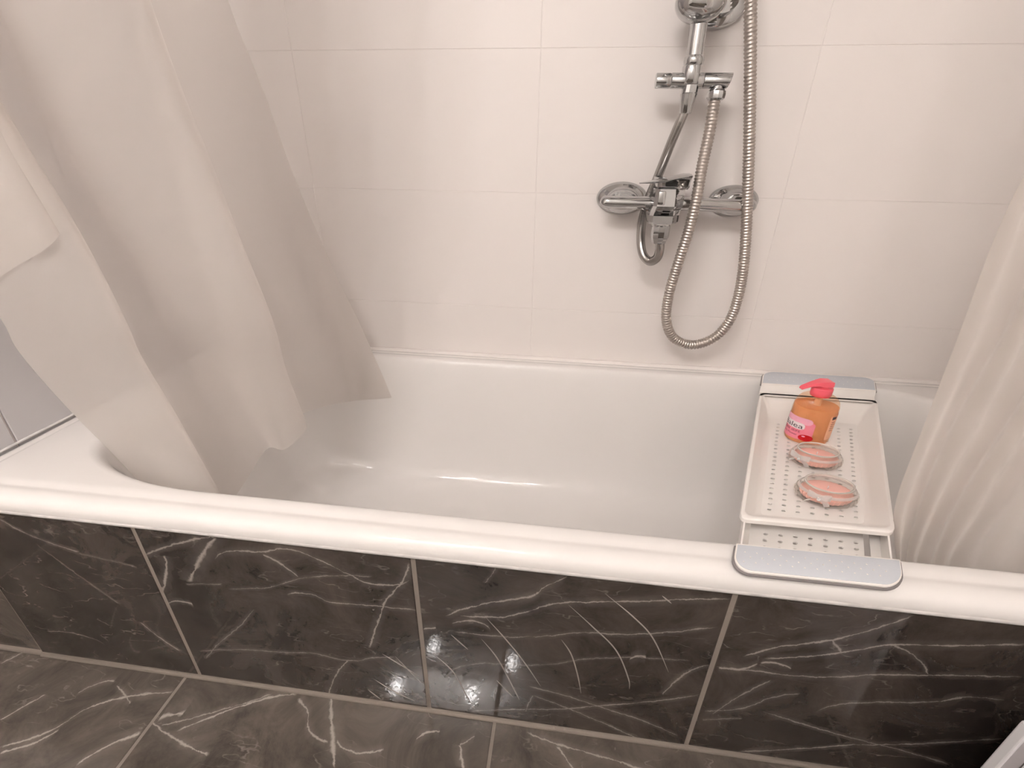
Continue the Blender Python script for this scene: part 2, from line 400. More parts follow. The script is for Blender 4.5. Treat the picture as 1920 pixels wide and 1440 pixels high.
# front face of the wall left of the bath (marble tile like the panel)
wall_niche = tag(MB().box((RX0, 0.006, 0), (XL - 0.001, 0.1, ZC)).build('wall_partition', GROUT, smooth=False), kind='structure')
for (xa, xb) in ((-0.546, XL - 0.004), (RX0 + 0.004, -0.55)):
    for (za, zb) in ((0.008, 0.436), (0.44, 0.94), (0.944, 1.44), (1.444, 1.94), (1.944, ZC - .004)):
        c = Vector(((xa + xb) / 2, 0, (za + zb) / 2))
        m = marble('marble_partition_tile', [], (c.x, c.y, c.z), False, FL_D, FL_L, FL_V, 0.14) if za < .1 and xb > -.1 else WALLT if za > .4 else None
        if m is None: m = marble('marble_partition_tile', [], (c.x, c.y, c.z), False, FL_D, FL_L, FL_V, 0.14)
        MB().box((xa, -0.001, za), (xb, 0.007, zb), 0.0012, 1).build('tile', m, wall_niche, smooth=False, at=c)

# floor with its marble tiles
floor = tag(MB().box((RX0 - 0.1, RY0 - 0.1, -0.1), (XR + 0.1, 0.0, -0.0007)).build('floor', GROUT, smooth=False), kind='structure')
fx = [RX0, -0.362, 0.300, 0.962, 1.624, XR]
fy = [-0.004, -0.664, -1.324, RY0]
for i in range(5):
    for j in range(3):
        a = (fx[i] + 0.003, fy[j + 1] + 0.003, -0.009); b = (fx[i + 1] - 0.003, fy[j] - 0.003, 0.0)
        c = Vector(((a[0] + b[0]) / 2, (a[1] + b[1]) / 2, 0))
        key = {1: 'f0', 2: 'f1', 3: 'f2'}.get(i) if j == 0 else None
        m = marble('marble_floor_tile', VEINS[key] if key else [], (c.x, c.y, 0), True, FL_D, FL_L, FL_V, 0.04)
        MB().box(a, b, 0.001, 1).build('tile', m, floor, smooth=False, at=c)

# ---------------------------------------------------------------- bath panel
panel = thing('tiled_bath_apron', 'dark veined marble tile apron closing the front of the white bathtub', 'bath apron', (1.06, 0.02, 0))
MB().box((XL, -0.0030, 0.0), (XR, 0.05, 0.440)).build('grout_bed', GROUT, panel, smooth=False)
px_ = [XL - 0.002, 0.331, 0.829, 1.327, 1.825, XR]
ptiles = []
for i in range(5):
    a = (px_[i] + 0.004, -0.004, 0.008); b = (px_[i + 1] - 0.004, 0.004, 0.438)
    c = Vector(((a[0] + b[0]) / 2, 0, (a[2] + b[2]) / 2))
    m = marble('marble_panel_tile', VEINS['p%d' % i], (c.x, c.y, c.z), False, MB_D, MB_L, MB_V, 0.03)
    ptiles.append((MB().box(a, b, 0.001, 1).build('tile', m, panel, smooth=False, at=c), m, c))
MB().tube([(XL, -0.004, 0.001), (XR, -0.004, 0.001)], 0.006, 8).build('base_joint', GROUT, panel)
MB().tube([(RX0, -0.001, 0.002), (XL, -0.001, 0.002)], 0.007, 8).build('base_joint', GROUT, wall_niche)
RELIEF_STREAK = pbr('painted_relief_streak', srgb(150, 142, 136), 0.2)
# low wavy relief lines pressed into the glaze of the middle tiles; pale colour paints in their specular streaks
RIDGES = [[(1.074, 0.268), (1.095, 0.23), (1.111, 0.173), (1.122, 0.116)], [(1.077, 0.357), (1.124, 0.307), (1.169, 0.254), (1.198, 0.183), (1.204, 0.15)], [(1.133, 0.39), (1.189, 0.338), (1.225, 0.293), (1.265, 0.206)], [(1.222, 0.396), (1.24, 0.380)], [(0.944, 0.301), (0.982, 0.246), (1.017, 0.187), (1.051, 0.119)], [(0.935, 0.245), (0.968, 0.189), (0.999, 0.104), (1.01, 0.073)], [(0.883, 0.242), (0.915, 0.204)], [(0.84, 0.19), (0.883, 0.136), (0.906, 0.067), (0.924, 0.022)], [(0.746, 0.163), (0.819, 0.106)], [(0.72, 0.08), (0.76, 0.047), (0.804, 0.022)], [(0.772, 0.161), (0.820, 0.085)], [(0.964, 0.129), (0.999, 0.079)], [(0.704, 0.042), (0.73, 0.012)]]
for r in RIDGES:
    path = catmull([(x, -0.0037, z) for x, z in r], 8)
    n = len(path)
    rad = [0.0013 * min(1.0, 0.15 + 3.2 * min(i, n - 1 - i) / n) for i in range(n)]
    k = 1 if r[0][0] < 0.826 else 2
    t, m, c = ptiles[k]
    MB().tube(path, rad, 8).build('relief_line', RELIEF_STREAK, None, at=c)
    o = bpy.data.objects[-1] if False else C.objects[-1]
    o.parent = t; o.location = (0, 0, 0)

# ---------------------------------------------------------------- bathtub
def oval_rect(x0, x1, y0, y1, rl, rr, z, K=14, S=16):
    """closed loop, elliptical corners; rl / rr = (rx, ry) left / right"""
    pts = []
    def corner(cx, cy, rx, ry, a0):
        for i in range(K + 1):
            a = a0 + math.pi / 2 * i / K
            pts.append(Vector((cx + rx * math.cos(a), cy + ry * math.sin(a), z)))
    def line(p, q):
        for i in range(1, S): pts.append(Vector(p).lerp(Vector(q), i / S))
    corner(x0 + rl[0], y0 + rl[1], rl[0], rl[1], math.pi); line((x0 + rl[0], y0, z), (x1 - rr[0], y0, z))
    corner(x1 - rr[0], y0 + rr[1], rr[0], rr[1], 1.5 * math.pi); line((x1, y0 + rr[1], z), (x1, y1 - rr[1], z))
    corner(x1 - rr[0], y1 - rr[1], rr[0], rr[1], 0); line((x1 - rr[0], y1, z), (x0 + rl[0], y1, z))
    corner(x0 + rl[0], y1 - rl[1], rl[0], rl[1], math.pi / 2); line((x0, y1 - rl[1], z), (x0, y0 + rl[1], z))
    return pts
tub = thing('bathtub', 'long white enamel bathtub with a rounded rim behind the marble panel', 'bathtub', (1.06, 0.37, 0))
TX0, TX1, TY0, TY1 = XL + 0.002, XR - 0.002, -0.012, YB - 0.002
rings = []
for d, z in ((0.004, .4270), (0.0005, .4285), (0, .433), (0, .441), (.002, .449), (.007, .4555), (.014, .4595), (.022, .4615), (.028, .4618), (.032, .4606), (.036, .4612), (.042, .4632), (.048, .4642)):
    r = 0.012 + 0.0 * d
    rings.append(oval_rect(TX0 + d, TX1 - d, TY0 + d, TY1 - d, (r, r), (r, r), z))
BX0, BX1, BY0, BY1 = 0.095, 2.05, 0.047, 0.684
for e, z in ((-0.004, .4642), (0.0, .4636), (0.003, .462), (0.006, .458), (0.009, .450), (0.016, .42), (0.026, .36), (0.040, .28), (0.056, .20), (0.072, .150), (0.092, .116), (0.118, .095), (0.150, .084), (0.20, .079), (0.26, .077)):
    l = 2.3 * e if e > 0 else e
    k = max(0.25, 1 - e * 2.2)
    rings.append(oval_rect(BX0 + l, BX1 - 1.4 * e, BY0 + e, BY1 - e, (0.33 * k, 0.155 * k), (0.25 * k, 0.17 * k), z))
m_ = MB().rings(rings, True, False, True)
m_.build('shell', TUB, tub, sharp=80)
MB().tube([(TX0 + (TX1 - TX0) * k / 60, TY0 + 0.0048, .4285) for k in range(61)], 0.0060, 12).build('sealant_bead', SEAL, tub)
MB().tube([(TX0 + .01, TY1 - 0.001, .4560), (TX1, TY1 - 0.001, .4560)], 0.0100, 12).build('wall_sealant', GROUTW, tub)
MB().tube([(TX0 - .0005, 0.0, .4605), (TX0 - .0005, TY1, .4605)], 0.003, 8).build('side_sealant', SEAL, tub)

# ---------------------------------------------------------------- bath tray (skewed caddy across the tub)
def tl(y): return 1.312 + 0.405 * y
def tr_(y): return 1.540 + 0.487 * y
def T(s, y, z): return Vector((tl(y) + s * (tr_(y) - tl(y)), y, z))
tray = thing('bath_tray', 'white perforated plastic bath tray with grey end pads laid across the tub', 'bath tray', (1.55, 0.35, 0.414))

def hole_floor(s0, s1, y0, y1, z, nc, nr, sa, sb, ya, yb, hs=0.30, hy=0.28, th=0.002):
    """flat floor between s0..s1, y0..y1 with nc x nr real oval holes in the field sa..sb, ya..yb"""
    mb = MB()
    for zz in (z, z - th):
        for (a, b, c, d) in ((s0, sa, y0, y1), (sb, s1, y0, y1), (sa, sb, y0, ya), (sa, sb, yb, y1)):
            if b - a > 1e-5 and d - c > 1e-5:
                mb.add([T(a, c, zz), T(b, c, zz), T(b, d, zz), T(a, d, zz)], [(0, 1, 2, 3)])
    ds, dy = (sb - sa) / nc, (yb - ya) / nr
    for i in range(nc):
        for j in range(nr):
            cs, cy = sa + (i + .5) * ds, ya + (j + .5) * dy
            for zz in (z, z - th):
                outer = [(-.5, -.5), (0, -.5), (.5, -.5), (.5, 0), (.5, .5), (0, .5), (-.5, .5), (-.5, 0)]
                inner = [(math.cos(a) * hs / 1, math.sin(a) * hy) for a in [math.radians(225 + 45 * k) for k in range(8)]]
                V = [T(cs + u * ds, cy + v * dy, zz) for u, v in outer] + [T(cs + u * ds * .5, cy + v * dy, zz) for u, v in inner]
                mb.add(V, [(k, (k + 1) % 8, 8 + (k + 1) % 8, 8 + k) for k in range(8)])
            V = [T(cs + u * ds * .5, cy + v * dy, zz) for zz in (z, z - th) for u, v in inner]
            mb.add(V, [(k, (k + 1) % 8, 8 + (k + 1) % 8, 8 + k) for k in range(8)])
    return mb

def skew_box(mb, s0, s1, y0, y1, z0, z1):
    V = [T(s, y, z) for z in (z0, z1) for (s, y) in ((s0, y0), (s1, y0), (s1, y1), (s0, y1))]
    mb.add(V, [(3, 2, 1, 0), (4, 5, 6, 7), (0, 1, 5, 4), (1, 2, 6, 5), (2, 3, 7, 6), (3, 0, 4, 7)])
    return mb

# sliding lower tray
lower = hole_floor(0.10, 0.855, 0.044, 0.34, 0.4320, 7, 4, 0.155, 0.855, 0.060, 0.122, hs=.34, hy=.22)
lower.build('extension_floor', TRAYW, tray, smooth=False)
lw = MB()
skew_box(lw, 0.895, 0.972, 0.044, 0.34, 0.4300, 0.4320)
skew_box(lw, 0.085, 0.10, 0.044, 0.34, 0.4300, 0.4340)
skew_box(lw, 0.0, 1.0, 0.040, 0.0445, 0.4300, 0.470)
lw.build('extension_rail', TRAYW, tray, smooth=False)
for (sa, sb) in ((0.03, 0.042), (0.962, 0.974)):
    w_ = MB()
    V = [T(s, y, z) for y in (0.044, 0.34) for (s, z) in ((sa, .4300), (sb, .4300), (sb, .462), (sa, .462))]
    w_.add(V, [(0, 1, 2, 3), (7, 6, 5, 4), (0, 4, 5, 1), (1, 5, 6, 2), (2, 6, 7, 3), (3, 7, 4, 0)])
    if sa < .5:  # sloping inner face
        V = [T(s, y, z) for y in (0.044, 0.34) for (s, z) in ((.042, .460), (.10, .4320))]
        w_.add(V, [(0, 1, 3, 2)])
    w_.build('extension_wall', TRAYW, tray, smooth=False)

# upper basket: flange, sloping walls, perforated floor
def srect(s0, s1, y0, y1, z, rs, ry, K=6):
    pts = []
    for (cs, cy, a0) in ((s0 + rs, y0 + ry, 180), (s1 - rs, y0 + ry, 270), (s1 - rs, y1 - ry, 0), (s0 + rs, y1 - ry, 90)):
        for i in range(K + 1):
            a = math.radians(a0 + 90 * i / K)
            pts.append(T(cs + rs * math.cos(a), cy + ry * math.sin(a), z))
    return pts
bk = MB().rings([srect(0.03, 0.97, .1205, .576, .4585, .03, .010), srect(0.0, 1.0, .106, .590, .4590, .05, .014), srect(-.004, 1.004, .104, .592, .4605, .05, .016), srect(-.004, 1.004, .104, .592, .4675, .05, .016),
                 srect(0.0, 1.0, .106, .590, .4690, .05, .014), srect(.022, .978, .113, .583, .4690, .04, .012), srect(.028, .972, .1155, .580, .4675, .04, .012),
                 srect(.085, .915, .132, .556, .4465, .04, .012), srect(.115, .885, .152, .530, .4375, .04, .012), srect(.15, .862, .158, .520, .4360, .03, .010)])
bk.build('basket', TRAYW, tray, sharp=40)
hole_floor(0.148, 0.864, 0.156, 0.522, 0.4360, 7, 21, 0.158, 0.860, 0.166, 0.500, hs=.32, hy=.2).build('basket_floor', TRAYW, tray, smooth=False)

def arm(y_in, y_out, zt, part_names):
    """flat arm end over the rim: plate with rounded outer corners, rubber edge, inset pad"""
    sg = 1 if y_out > y_in else -1
    L_ = abs(y_out - y_in)
    def outline(grow, z, r, inn):
        pts = []
        ya, yb = y_in + sg * inn, y_out + sg * grow
        sgr = grow / 0.25
        rs, ry = r / 0.25, min(r, abs(yb - ya) * .9)
        pts.append(T(-sgr, ya, z))
        for i in range(9):
            a = math.radians(180 - 90 * i / 8)
            pts.append(T(-sgr + rs + rs * math.cos(a), yb - sg * ry + sg * ry * math.sin(a), z))
        for i in range(9):
            a = math.radians(90 - 90 * i / 8)
            pts.append(T(1 + sgr - rs + rs * math.cos(a), yb - sg * ry + sg * ry * math.sin(a), z))
        pts.append(T(1 + sgr, ya, z))
        return pts
    pl = MB().rings([outline(-.001, zt - .005, .028, 0), outline(0, zt - .003, .030, 0), outline(0, zt - .001, .030, 0), outline(-.0015, zt, .028, 0)], True, True, True)
    p = pl.build(part_names[0], TRAYW, tray, sharp=50)
    MB().rings([outline(.0008, zt - .0082, .03, .0), outline(.0026, zt - .007, .031, .0), outline(.0026, zt - .0042, .031, .0), outline(-.004, zt - .0036, .026, .0)], True, True, True).build('rubber_edge', GASK, p, sharp=50)
    pd = MB().rings([outline(-.0022, zt - .0005, .028, .002), outline(-.0022, zt + .0006, .028, .002), outline(-.003, zt + .001, .027, .003)], True, True, True).build('pad', PAD, p, sharp=50)
    tag(pd, 'pale grey non-slip pad with tiny white dots')
    dots = MB()
    nrow = 3
    for r_ in range(nrow):
        for k in range(12):
            s = .06 + .88 * (k + (.5 if r_ % 2 else 0)) / 12
            y = y_in + sg * (.012 + (L_ - .024) * (r_ + .5) / nrow)
            dots.lathe([(0.0012, 0), (0.001, 0.0005), (0.0003, 0.0008)], T(s, y, zt + .0009), X, Y, Z, 6)
    dots.build('pad_dots', TRAYW, p)
    return p
arm(0.040, -0.013, 0.4735, ('front_arm',))
arm(0.640, 0.722, 0.4735, ('rear_arm',))
# stepped bridge from basket up to rear arm
br = MB().rings([[T(s, y, z) for s in (0.0, .06, .12, .5, .88, .94, 1.0)] for y, z in ((.574, .4690), (.590, .4690), (.600, .4590), (.612, .4580), (.628, .4600), (.634, .4700), (.646, .4733))], closed=False)
br.rings([[T(s, y, z) for s in (0.0, .06, .12, .5, .88, .94, 1.0)] for y, z in ((.574, .4660), (.588, .4660), (.598, .4560), (.614, .4550), (.630, .4570), (.637, .4670), (.646, .4700))], closed=False)
br.build('rear_bridge', TRAYW, tray, sharp=60)

# ---------------------------------------------------------------- soap dispenser
TF = 0.4360     # basket floor
def ell(c, rx, ry, th, z, k=1.0): return Vector((c[0] + rx * k * math.cos(th), c[1] + ry * k * math.sin(th), z))
SOAPC = (1.604, 0.436)
BRX, BRY = 0.0455, 0.033
soap = thing('soap_dispenser', 'clear pump bottle of orange liquid soap with pink label and pink pump', 'soap bottle', (SOAPC[0], SOAPC[1], TF))
GLB = glassy('clear_bottle_plastic', (0.985, 0.84, 0.72, 1), 0.05, 0.6)
LIQ = cloth('orange_liquid_soap', srgb(255, 208, 164), 0.2, 0.5)
PINK = pbr('pink_pump_plastic', srgb(238, 98, 112), 0.3)
PINKL, nt_, b_ = new_mat('pink_label')
tc = nt_.nodes.new('ShaderNodeTexCoord'); nz = nt_.nodes.new('ShaderNodeTexNoise'); nz.inputs['Scale'].default_value = 40
mx = nt_.nodes.new('ShaderNodeMix'); mx.data_type = 'RGBA'
mx.inputs['A'].default_value = srgb(233, 116, 136); mx.inputs['B'].default_value = srgb(238, 150, 166)
nt_.links.new(tc.outputs['Object'], nz.inputs['Vector']); nt_.links.new(nz.outputs['Fac'], mx.inputs['Factor']); nt_.links.new(mx.outputs['Result'], b_.inputs['Base Color'])
b_.inputs['Roughness'].default_value = 0.35
PALEP = pbr('pale_pink_label', srgb(236, 172, 190), 0.4, vary=0.12, bscale=60)
WHL = pbr('label_white', srgb(238, 226, 226), 0.4)
INK = pbr('label_ink', srgb(62, 44, 50), 0.5)
INKM = pbr('label_magenta_ink', srgb(120, 34, 60), 0.5)
CHER = pbr('cherry_red', srgb(190, 22, 30), 0.25)
STRAW = pbr('dip_tube', (0.75, 0.50, 0.33, 1), 0.4)
prof = [(0.86, 0.0), (0.95, 0.002), (1.0, 0.008), (1.0, 0.092), (0.985, 0.102), (0.92, 0.114), (0.80, 0.123), (0.62, 0.129), (0.40, 0.132)]
b0 = (SOAPC[0], SOAPC[1], TF)
liq = MB().lathe([(r * .965, h if h > .001 else .002) for r, h in prof if h < .100] + [(0.955, 0.101)], b0, (BRX, 0, 0), (0, BRY, 0), Z, 48)
liq.build('liquid', LIQ, soap)
MB().lathe(prof, b0, (BRX, 0, 0), (0, BRY, 0), Z, 48).build('bottle', GLB, soap)
MB().lathe([(1.0, 0.127), (1.0, 0.131)], b0, (0.02, 0, 0), (0, 0.0145, 0), Z, 32).build('neck', PINK, soap)
MB().tube([(SOAPC[0], SOAPC[1], TF + .085), (SOAPC[0], SOAPC[1], TF + .13)], 0.0075, 12).build('dip_tube', STRAW, soap)
cap_ = MB().lathe([(0.93, 0.129), (1.0, 0.131), (1.0, 0.148), (0.95, 0.150), (0.62, 0.1505), (0.60, 0.156)], b0, (0.0215, 0, 0), (0, 0.0155, 0), Z, 32)
cap_.build('pump_collar', PINK, soap)
pd = Vector((-0.93, -0.2, 0)).normalized()
pp = Vector((pd.y, -pd.x, 0))
top0 = Vector((SOAPC[0], SOAPC[1], TF + .155))
def prow(t, z0, z1, w): 
    c = top0 + pd * t
    return [c + pp * w + Vector((0, 0, z0)), c + pp * w * .9 + Vector((0, 0, z1)), c - pp * w * .9 + Vector((0, 0, z1)), c - pp * w + Vector((0, 0, z0))]
MB().rings([prow(-.018, .001, .010, .009), prow(-.014, 0, .0125, .012), prow(.004, 0, .014, .012), prow(.014, .003, .012, .010), prow(.03, .001, .0075, .007), prow(.046, -.005, .0, .006), prow(.050, -.0075, -.0025, .005)], True, True, True).build('pump_nozzle', PINK, soap, sharp=30)
soap.scale = (1, 1, 0.86)
# label, name plate, lettering
def wrap_patch(t0, t1, z0, z1, k, name, mat, parent, skew=0.0, n=20, round_=0.0):
    rows = []
    for i in range(n + 1):
        t = math.radians(t0 + (t1 - t0) * i / n)
        u = i / n
        inset = 0
        if round_:
            e = min(u, 1 - u) * n / 3
            inset = round_ * (1 - math.sqrt(max(0, 1 - (1 - min(1, e)) ** 2)))
        rows.append([ell(SOAPC, BRX, BRY, t, z0 + TF + inset + skew * u, k), ell(SOAPC, BRX, BRY, t, z1 + TF - inset + skew * u, k)])
    return MB().rings(rows, closed=False).build(name, mat, parent, at=None)
lab = wrap_patch(150, 262, 0.012, 0.066, 1.006, 'front_label', PINKL, soap, round_=.006)
tag(lab, 'pink front label with white name plate')
wrap_patch(150, 254, 0.056, 0.074, 1.009, 'label_banner', PALEP, lab, round_=.006)
wrap_patch(150, 238, 0.0405, 0.0585, 1.013, 'name_plate', WHL, lab, round_=.005)
def wrap_text(txt, size, t_end, z, k, name, mat, parent, stretch=1.0):
    cu = bpy.data.curves.new('lettering', 'FONT'); cu.body = txt; cu.size = size; cu.resolution_u = 2
    to = bpy.data.objects.new('lettering', cu); C.objects.link(to)
    dg = bpy.context.evaluated_depsgraph_get()
    me = bpy.data.meshes.new_from_object(to.evaluated_get(dg))
    bpy.data.objects.remove(to, do_unlink=True); bpy.data.curves.remove(cu)
    wmax = max(v.co.x for v in me.vertices)
    vs2 = []
    for v in me.vertices:
        t = math.radians(t_end) - (wmax - v.co.x) * stretch / (0.5 * (BRX + BRY))
        vs2.append(ell(SOAPC, BRX, BRY, t, TF + z + v.co.y, k))
    fs = [tuple(p.vertices) for p in me.polygons]
    bpy.data.meshes.remove(me)
    return mesh_obj(name, vs2, fs, mat, parent, False)
wrap_text('Balea', 0.0185, 234, 0.0435, 1.022, 'brand_lettering', INK, lab, 1.25)
wrap_text('CREME SEIFE', 0.0085, 230, 0.0315, 1.016, 'text_line', INKM, lab, 1.05)
wrap_text('Cherry Flower', 0.0078, 224, 0.0220, 1.016, 'text_line', INKM, lab, 1.0)
# cherry print
def wrap_disc(th, z, ra, rz, k, name, mat):
    rings_ = [[ell(SOAPC, BRX, BRY, math.radians(th) + q * ra * math.cos(2 * math.pi * i / 24), TF + z + q * rz * math.sin(2 * math.pi * i / 24), k) for i in range(24)] for q in (.02, .25, .5, .75, 1.0)]
    MB().rings(rings_, True, True).build(name, mat, lab)
wrap_disc(247, .0205, .33, .0090, 1.018, 'cherry_print', CHER)
wrap_disc(241, .0245, .08, .0018, 1.024, 'cherry_glint', PALEP)
bl = wrap_patch(296, 352, 0.018, 0.086, 1.006, 'back_label', pbr('clear_label', srgb(236, 176, 138), 0.4), soap)
wrap_patch(302, 320, 0.076, 0.084, 1.012, 'black_print_block', INK, bl)
for q in range(5):
    wrap_patch(304, 318 + (q % 2) * 4, 0.068 - q * .006, 0.0695 - q * .006, 1.012, 'print_line', INKM, bl)

# ---------------------------------------------------------------- candle jars
GLJ = glassy('jar_glass', (0.965, 0.955, 0.94, 1), 0.04, 0.7)
WAX = pbr('pink_wax', srgb(246, 190, 178), 0.45)
RIB = cloth('ribbon_organza', (0.88, 0.85, 0.83, 1), 0.45, 0.3)
GEM = pbr('ribbon_gem', (0.95, 0.95, 0.95, 1), 0.05, metal=0.8)
def candle(loc, rx, ry, h, label, tilt, bow_deg):
    t = thing('candle_jar', label, 'candle', loc, 'candle jars on the bath tray')
    n = 84
    def ring(k, z, ribs=0.0):
        out = []
        for j in range(n):
            a = 2 * math.pi * j / n
            kk = k * (1 + ribs * (0.5 + 0.5 * math.cos(28 * a)))
            out.append(Vector((loc[0] + rx * kk * math.cos(a), loc[1] + ry * kk * math.sin(a), loc[2] + z)))
        return out
    MB().rings([ring(.60, 0.0), ring(.76, .0008, .05), ring(.92, .008, .10), ring(.95, .016, .10), ring(.92, h * .66, .07), ring(.84, h * .82, .02), ring(.80, h * .93), ring(.805, h),
                ring(.74, h), ring(.73, h * .93), ring(.76, h * .82), ring(.84, h * .64), ring(.86, .018), ring(.80, .008), ring(.5, .005)], True, True, True).build('glass', GLJ, t, sharp=70)
    MB().rings([ring(.5, .0055), ring(.76, .008, .06), ring(.815, .016, .06), ring(.79, h * .58, .05), ring(.72, h * .62), ring(.2, h * .625)], True, True, True).build('wax', WAX, t, sharp=60)
    MB().rings([ring(.795, h - .0015), ring(.80, h + .0008), ring(.765, h + .0014), ring(.73, h + .0004), ring(.735, h - .0015)], True).build('rim', pbr('jar_rim_glass', (0.62, 0.57, 0.52, 1), 0.12), t)
    MB().tube([(loc[0], loc[1], loc[2] + h * .66), (loc[0], loc[1], loc[2] + h * .66 + .006)], 0.0009, 6).build('wick', WHL, t)
    rb = MB().rings([ring(.955, h * .66, .01), ring(.90, h * .80, .01)], True).build('ribbon', RIB, t)
    # bow: two loops, two tails and a gem
    a = math.radians(bow_deg)
    c = Vector((loc[0] + rx * .99 * math.cos(a), loc[1] + ry * .99 * math.sin(a), loc[2] + h * .74))
    tan = Vector((-math.sin(a) * rx, math.cos(a) * ry, 0)).normalized(); nrm = Vector((math.cos(a) / rx, math.sin(a) / ry, 0)).normalized()
    for sg in (-1, 1):
        rows = []
        for i in range(13):
            u = i / 12 * 2 * math.pi
            pos = c + tan * (sg * .009 * (1 - math.cos(u))) + nrm * (.003 + .004 * math.sin(u)) + Vector((0, 0, .004 * (1 - math.cos(u)) * .5))
            hw = .0022 + .0032 * (1 - math.cos(u)) / 2
            rows.append([pos + Vector((0, 0, hw)), pos - Vector((0, 0, hw))])
        MB().rings(rows, closed=False).build('bow_loop', RIB, rb)
        rows = []
        for i in range(7):
            u = i / 6
            pos = c + tan * (sg * .016 * u) + nrm * (.004 + .003 * math.sin(u * 5)) - Vector((0, 0, .016 * u * u))
            rows.append([pos + tan * .004 + Vector((0, 0, .003)), pos - tan * .004 - Vector((0, 0, .002))])
        MB().rings(rows, closed=False).build('bow_tail', RIB, rb)
    g = c + nrm * .008
    MB().lathe([(.2, -.0035), (.8, -.0025), (1, 0), (.7, .003), (.2, .0036)], g, (.0038, 0, 0), (0, .0038, 0), Z, 8).build('gem', GEM, rb, smooth=False)
    return t
candle((1.578, 0.336, TF), 0.0495, 0.034, 0.034, 'pink candle in ribbed glass jar with ribbon, right against the soap bottle', 0, 215)
candle((1.545, 0.219, TF), 0.0525, 0.036, 0.036, 'larger pink candle jar with white ribbon bow, nearest the front rim', 0, 236)

# ---------------------------------------------------------------- bath mixer tap on the back wall
mixer = thing('mixer_tap', 'chrome wall-mounted bath mixer tap with flat lever and two oval wall plates', 'tap', (1.30, 0.70, 0.905))
ZB = 0.905
for cx, sc in ((1.168, 1.0), (1.436, 0.94)):
    MB().lathe([(1.0, 0.0), (1.0, 0.004), (.96, .009), (.84, .014), (.66, .019), (.58, .026), (.54, .040), (.50, .044)], (cx, YB, ZB + .004), (0.063 * sc, 0, 0), (0, 0, 0.0385 * sc), (0, -1, 0), 48).build('wall_plate', CHROME, mixer, sharp=50)
    MB().lathe([(.44, .040), (.46, .046), (.46, .062), (.42, .068)], (cx, YB, ZB + .004), (0.063, 0, 0), (0, 0, 0.0385), (0, -1, 0), 6).build('union_nut', CHROME, mixer, sharp=25)
YBAR = 0.672
MB().tube(catmull([(1.122, YBAR + .012, ZB), (1.126, YBAR + .001, ZB), (1.145, YBAR, ZB), (1.20, YBAR, ZB), (1.26, YBAR, ZB), (1.32, YBAR, ZB), (1.40, YBAR, ZB - .001), (1.436, YBAR, ZB - .001), (1.452, YBAR + .003, ZB - .001), (1.457, YBAR + .014, ZB)], 6), [.006] * 4 + [.0145] * 45 + [.0145] * 2 + [.011] * 2 + [.006] * 2, 20).build('body_bar', CHROME, mixer, sharp=60)
# central body: faceted block swelling forward, outlet at the bottom
def sect(xc, hw, z, y0, y1, r=.3):
    pts = []
    for i in range(24):
        a = 2 * math.pi * i / 24
        ca, sa = math.cos(a), math.sin(a)
        e = 0.45
        pts.append(Vector((xc + hw * math.copysign(abs(ca) ** e, ca), (y0 + y1) / 2 + (y1 - y0) / 2 * math.copysign(abs(sa) ** e, sa), z)))
    return pts
def facet(x0, xf, x1, z, yf, ym, yb, c=.008):
    return [Vector(p) for p in ((x0, yb, z), (x0, yf + c, z), (x0 + c, yf, z), (xf, yf, z), (x1 - .004, ym - .004, z), (x1, ym, z), (x1, yb, z))]
MB().rings([facet(1.222, 1.268, 1.284, .866, .602, .630, .645), facet(1.219, 1.270, 1.288, .870, .599, .628, .650), facet(1.219, 1.270, 1.288, .884, .599, .628, .662), facet(1.224, 1.272, 1.294, .894, .615, .645, .690),
            facet(1.228, 1.274, 1.298, .902, .622, .652, .694), facet(1.230, 1.274, 1.299, .924, .626, .654, .694), facet(1.231, 1.273, 1.298, .938, .628, .654, .692)], True, True, True).build('body', CHROME, mixer, smooth=False)
MB().box((1.236, .6195, .905), (1.252, .625, .934), .002, 2).build('body_rib', CHROME, mixer, sharp=30)
lever_pts = [(1.188, .600, .951, .004, .0015), (1.205, .598, .953, .016, .0035), (1.235, .606, .957, .030, .006), (1.265, .628, .961, .036, .009), (1.290, .640, .965, .034, .011), (1.302, .645, .966, .028, .010)]
rows = []
for x, y, z, hy, th in lever_pts:
    rows.append([Vector((x, y - hy, z)), Vector((x, y - hy * .5, z + th * .35)), Vector((x, y + hy * .5, z + th * .5)), Vector((x, y + hy, z + th * .2)), Vector((x, y + hy, z - th * .8)), Vector((x, y + hy * .3, z - th)), Vector((x, y - hy * .6, z - th * .7))])
lv = MB().rings(rows, True, True, True)
lv.build('lever', CHROME, mixer, sharp=50)
MB().rings([facet(1.236, 1.272, 1.303, .937, .632, .652, .690), facet(1.233, 1.274, 1.306, .942, .628, .650, .692), facet(1.231, 1.276, 1.307, .962, .622, .648, .690)], True, True, True).build('cartridge_cap', CHROME, mixer, smooth=False)
MB().box((1.248, .6235, .944), (1.274, .632, .955), .002, 2).build('lever_notch', DARK, mixer)
nut_ax = Vector((.004, -.002, -1)).normalized()
nb_ = MB().lathe([(.92, -.002), (1.0, 0), (1.0, .008), (.96, .009)], (1.250, .620, .868), (.021, 0, 0), (0, .017, 0), nut_ax, 8)
nb_.build('outlet_collar', CHROME, mixer, sharp=25)

